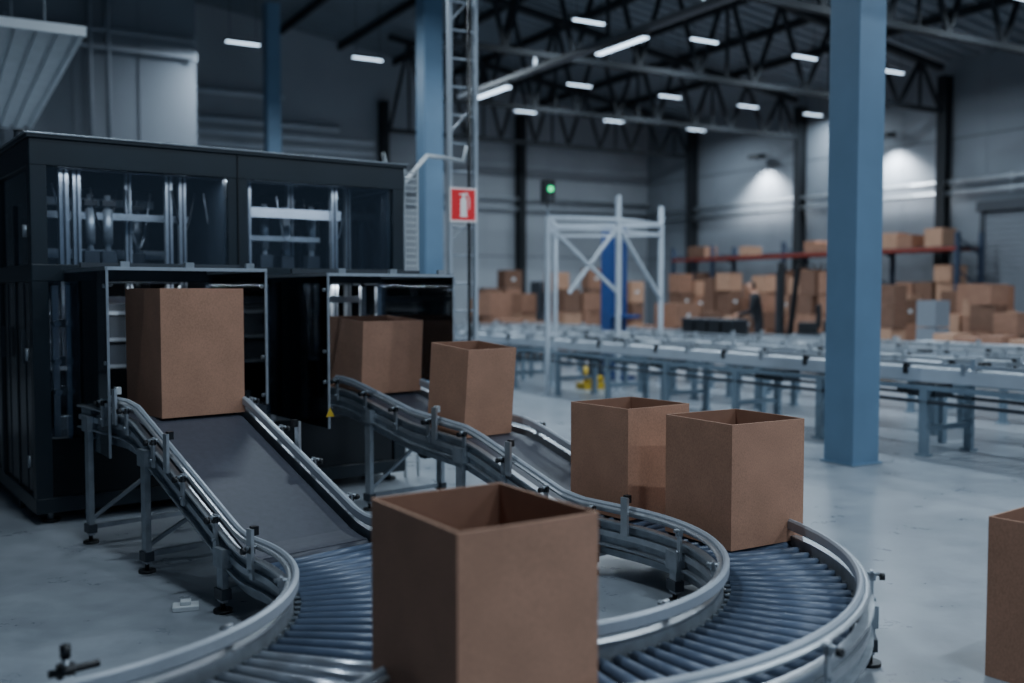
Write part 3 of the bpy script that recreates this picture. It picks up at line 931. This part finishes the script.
for (x, Y, nx, ny, nz, sx, sy, sz) in (
    (488, 23.0, 1, 2, 4, .55, .55, .50), (515, 23.8, 2, 1, 3, .5, .5, .45), (520, 22.2, 2, 1, 2, .6, .5, .42),
    (500, 25.4, 2, 1, 4, .55, .5, .5), (550, 24.6, 1, 2, 3, .5, .5, .5),
    (572, 23.6, 2, 2, 4, .5, .5, .5), (662, 22.6, 2, 1, 2, .85, .9, .62), (600, 26.5, 2, 1, 4, .5, .5, .5), (640, 27.5, 2, 1, 3, .5, .5, .6),
    (700, 23.4, 1, 2, 3, .6, .5, .5), (722, 24.5, 1, 2, 4, .5, .5, .50), (688, 26.0, 2, 1, 4, .5, .5, .5),
    (742, 26.3, 2, 1, 3, .6, .5, .5), (823, 21.0, 1, 2, 4, .5, .5, .5), (772, 24.4, 2, 1, 4, .5, .5, .5), (806, 22.8, 2, 1, 4, .45, .5, .5),
    (868, 19.5, 2, 1, 2, .5, .45, .42), (891, 17.3, 1, 1, 4, .42, .45, .38), (917, 20.5, 1, 2, 4, .5, .45, .38), (900, 19.0, 1, 1, 3, .5, .45, .42),
    (967, 16.6, 1, 2, 4, .42, .42, .38), (1008, 16.0, 2, 2, 4, .45, .45, .40), (1060, 17.5, 2, 2, 4, .5, .5, .45), (958, 19.6, 1, 1, 4, .5, .5, .40), (985, 18.4, 1, 2, 4, .45, .5, .42)):
    u, v = px(x, Y)
    u = min(u, 18.0); v = min(v, 25.2)
    stack(u, v, nx, ny, nz, sx, sy, sz)
b = MB()
u, v = px(1010, 13.2)
b.box(W(u, v, .80), (.8, 2.4, .05), M_white, ax=BA)
for su in (-.35, .35):
    for sv in (-1.1, 1.1):
        b.box(W(u+su, v+sv, .39), (.06, .06, .78), M_legblue, ax=BA)
b.build('packing_table')
b = MB()
for k in range(6):
    b.box(W(u+random.uniform(-.1, .1), v-1.0+k*.38, .83+.03+.02*(k % 2)), (.4, .32, .06+.04*(k % 2)), random.choice((M_card2, M_card4)), ax=BA)
b.build('flattened_cartons')
b = MB()
for v in (13.6, 15.9, 18.6, 21.3, 23.0):
    for u in (18.75, 19.55):
        b.box(W(u, v, 1.4), (.09, .09, 2.8), M_rackblue, ax=BA)
    for z in (.4, 1.2, 2.0, 2.7):
        b.beam(W(18.75, v, z), W(19.55, v, z-.4), .03, .03, M_rackblue)
for z in (1.25, 2.45):
    for u in (18.72, 19.58):
        b.box(W(u, 18.3, z), (.05, 9.4, .07), M_orange, ax=BA)
    b.box(W(19.15, 18.3, z+.045), (.85, 9.4, .02), M_dkgrey, ax=BA)
b.build('pallet_rack')
for (v, nx, ny, nz, s) in ((14.3, 1, 1, 1, .4), (15.3, 1, 2, 1, .35), (16.6, 1, 1, 1, .3), (17.7, 1, 2, 1, .28), (20.2, 1, 1, 1, .3), (22.2, 1, 2, 1, .3)):
    stack(19.15, v, nx, ny, nz, .6, s+.1, s, base=2.51, pallet=False)
for v in (14.3, 15.3, 17.2, 18.4, 19.8, 22.2):
    stack(19.15, v, 1, 2, 2, .6, .5, .42, base=1.31, pallet=False)
for v in (14.6, 16.7, 20.5, 21.9):
    stack(19.15, v, 1, 2, 2, .6, .5, .45, base=.0, pallet=False)
# forklift parked behind the lanes, mast towards the worker
fu, fv = px(800, 18.4)
FX, FY = Vector((-.94, .34, 0)), Vector((-.34, -.94, 0))
FA = (FX, FY, ZZ)
FO = W(fu, fv)
def Fk(x, y, z): return FO+FX*x+FY*y+ZZ*z
b = MB()
b.box(Fk(-.25, 0, .48), (.75, .7, .55), M_dkgrey, ax=FA)
b.box(Fk(-.55, 0, .62), (.25, .72, .75), M_black, ax=FA)
b.box(Fk(-.15, 0, .86), (.35, .45, .20), M_black, ax=FA)
b.box(Fk(-.33, 0, 1.08), (.08, .42, .42), M_black, ax=FA)
for y in (-.30, .30):
    b.beam(Fk(-.60, y, .95), Fk(-.50, y, 1.98), .05, .05, M_black)
    b.beam(Fk(.18, y, .72), Fk(.05, y, 1.98), .05, .05, M_black)
    b.box(Fk(.34, y*.8, 1.05), (.09, .08, 2.0), M_black, ax=FA)
    b.box(Fk(.40, y*.6, 1.0), (.05, .05, 1.8), M_dkgrey, ax=FA)
    b.box(Fk(.85, y*.6, .10), (.85, .10, .04), M_black, ax=FA)
    b.box(Fk(.45, y*.6, .30), (.04, .10, .42), M_black, ax=FA)
    b.cyl(Fk(.22, y-.05, .19), Fk(.22, y+.05, .19), .19, M_black, 18)
    b.cyl(Fk(-.45, y-.05, .17), Fk(-.45, y+.05, .17), .17, M_black, 18)
for k in range(5):
    b.box(Fk(-.52+k*.14, 0, 2.0), (.035, .66, .03), M_black, ax=FA)
for zz in (.35, 1.1, 2.03):
    b.box(Fk(.34, 0, zz), (.07, .56, .07), M_black, ax=FA)
b.beam(Fk(.20, 0, .75), Fk(.08, 0, 1.10), .03, .03, M_black)
b.box(Fk(-.25, .352, .50), (.4, .006, .12), M_orange, ax=FA)
b.build('forklift')
u, v = px(545, 26.2)
b = MB()
b.box(W(u, v, .9), (.6, .5, 1.8), M_dkgrey, ax=BA); b.box(W(u, v-.26, 1.3), (.5, .02, .6), M_black, ax=BA)
b.build('control_cabinet')
u, v = px(933, 16.0)
b = MB()
for k in range(3):
    b.box(W(u, v, .29+k*.44), (.34, .36, .42), M_wall2, ax=BA)
b.box(W(u, v, .04), (.5, .5, .08), M_pallet, ax=BA)
b.build('grey_crate_stack')
b = MB()
for k in range(27):
    b.box(W(20.05, 12.6, .06+k*.12), (.04, 2.5, .105), M_wall2, ax=BA)
b.box(W(20.03, 11.3, 1.65), (.1, .1, 3.3), M_dkgrey, ax=BA); b.box(W(20.03, 13.9, 1.65), (.1, .1, 3.3), M_dkgrey, ax=BA)
b.box(W(20.0, 12.6, 3.4), (.18, 2.8, .22), M_dkgrey, ax=BA)
b.build('door_1')

# ------------------------------------------------------------------ worker
def person(loc, face_dir):
    par = empty('warehouse_worker', loc)
    verts = []; edges = []; rad = []
    def add(p, r, pa=None):
        verts.append(p); rad.append(r if isinstance(r, tuple) else (r, r))
        if pa is not None: edges.append((pa, len(verts)-1))
        return len(verts)-1
    pel = add((0, 0, .96), (.145, .105))
    sp = add((0, .03, 1.12), (.135, .10), pel)
    ch = add((0, .07, 1.32), (.165, .115), sp)
    cl = add((0, .09, 1.44), (.115, .085), ch)
    nk = add((0, .115, 1.51), .054, cl)
    h1 = add((0, .145, 1.58), (.068, .075), nk)
    h2 = add((0, .155, 1.66), (.076, .092), h1)
    h3 = add((0, .145, 1.74), (.06, .07), h2)
    for s in (-1, 1):
        sh = add((s*.185, .09, 1.41), .068, cl)
        el = add((s*.25, .14, 1.14), .050, sh)
        wr = add((s*.16, .37, 1.08), .031, el)
        pa = add((s*.13, .45, 1.07), (.038, .02), wr)
        hp = add((s*.095, 0, .88), .092, pel)
        kn = add((s*.12, .05, .49), .062, hp)
        an = add((s*.12, -.02, .10), .045, kn)
        to = add((s*.14, .14, .045), (.045, .04), an)
    me = bpy.data.meshes.new('body'); me.from_pydata(verts, edges, []); me.update()
    ob = bpy.data.objects.new('body_tmp', me); COL.objects.link(ob)
    ob.modifiers.new('skin', 'SKIN'); sub = ob.modifiers.new('sub', 'SUBSURF'); sub.levels = 2; sub.render_levels = 2
    for i, sv in enumerate(me.skin_vertices[0].data):
        sv.radius = rad[i]; sv.use_root = (i == 0)
    dg = bpy.context.evaluated_depsgraph_get()
    m2 = bpy.data.meshes.new_from_object(ob.evaluated_get(dg))
    bpy.data.objects.remove(ob)
    m2.materials.clear()
    for m in (M_cloth, M_trouser, M_skin, M_hair, M_shoe): m2.materials.append(m)
    for p in m2.polygons:
        c = p.center; p.use_smooth = True
        if c.z > 1.50:
            p.material_index = 3 if (c.z > 1.705 or (c.y < .145 and c.z > 1.57)) else 2
        elif c.y > .39 and c.z > .95: p.material_index = 2
        elif c.z < .13: p.material_index = 4
        elif c.z < .92: p.material_index = 1
        else: p.material_index = 0
    body = bpy.data.objects.new('body', m2); COL.objects.link(body); body.parent = par
    b = MB()
    dy = -.06
    for s in (-1, 1):
        b.cyl((s*.03, .295+dy, 1.665), (s*.03, .308+dy, 1.665), .011, M_pale, 8)
        b.cyl((s*.03, .306+dy, 1.665), (s*.03, .311+dy, 1.665), .005, M_black, 8)
        b.box((s*.03, .305+dy, 1.686), (.03, .01, .006), M_hair)
        b.cyl((s*.078, .205+dy, 1.64), (s*.09, .20+dy, 1.65), .024, M_skin, 8, .016)
        for k in range(4):
            L = (.062, .07, .066, .05)[k]
            x0 = s*(.13+(k-1.5)*.018)
            b.tube([(x0, .47, 1.068), (x0, .47+L*.5, 1.06), (x0-s*.004, .47+L*.85, 1.04), (x0-s*.006, .47+L, 1.015)], .0085, M_skin, 6)
        b.tube([(s*.105, .435, 1.065), (s*.085, .47, 1.055), (s*.088, .50, 1.035)], .010, M_skin, 6)
    b.cyl((0, .30+dy, 1.65), (0, .325+dy, 1.62), .010, M_skin, 8, .016)
    b.box((0, .293+dy, 1.585), (.045, .012, .008), M_cardin)
    b.box((0, -.085, 1.25), (.14, .01, .05), M_orange)
    b.box((0, .55, .985), (.25, .22, .12), M_card2)
    o2 = b.build('face_and_hands', None, origin=(0, 0, 0)); o2.parent = par
    par.rotation_euler = (0, 0, face_dir)
    return par
person(Vector((4.82, 19.4, 0)), math.radians(72))
b = MB()
bc = Vector((4.08, 19.75, 0))
b.box(bc+ZZ*.895, (.6, 1.2, .05), M_white, ax=BA)
for a in (-.25, .25):
    for c in (-.55, .55):
        b.box(bc+UB*a+VB*c+ZZ*.435, (.05, .05, .87), M_legblue, ax=BA)
b.build('work_bench')

# ------------------------------------------------------------------ world, camera
w = bpy.data.worlds.new('world'); scene.world = w; w.use_nodes = True
bg = w.node_tree.nodes['Background']; bg.inputs['Color'].default_value = (0.42, 0.66, 1.0, 1); bg.inputs['Strength'].default_value = 0.27

cd = bpy.data.cameras.new('camera'); cam = bpy.data.objects.new('camera', cd); COL.objects.link(cam)
cd.sensor_width = 36; cd.lens = 36*995/1024
cd.clip_start = 0.05
cam.location = (0, 0, 1.5)
cam.rotation_euler = (math.radians(90-2.79), 0, 0)
cd.dof.use_dof = True; cd.dof.focus_distance = 4.9; cd.dof.aperture_fstop = 0.95
scene.camera = cam
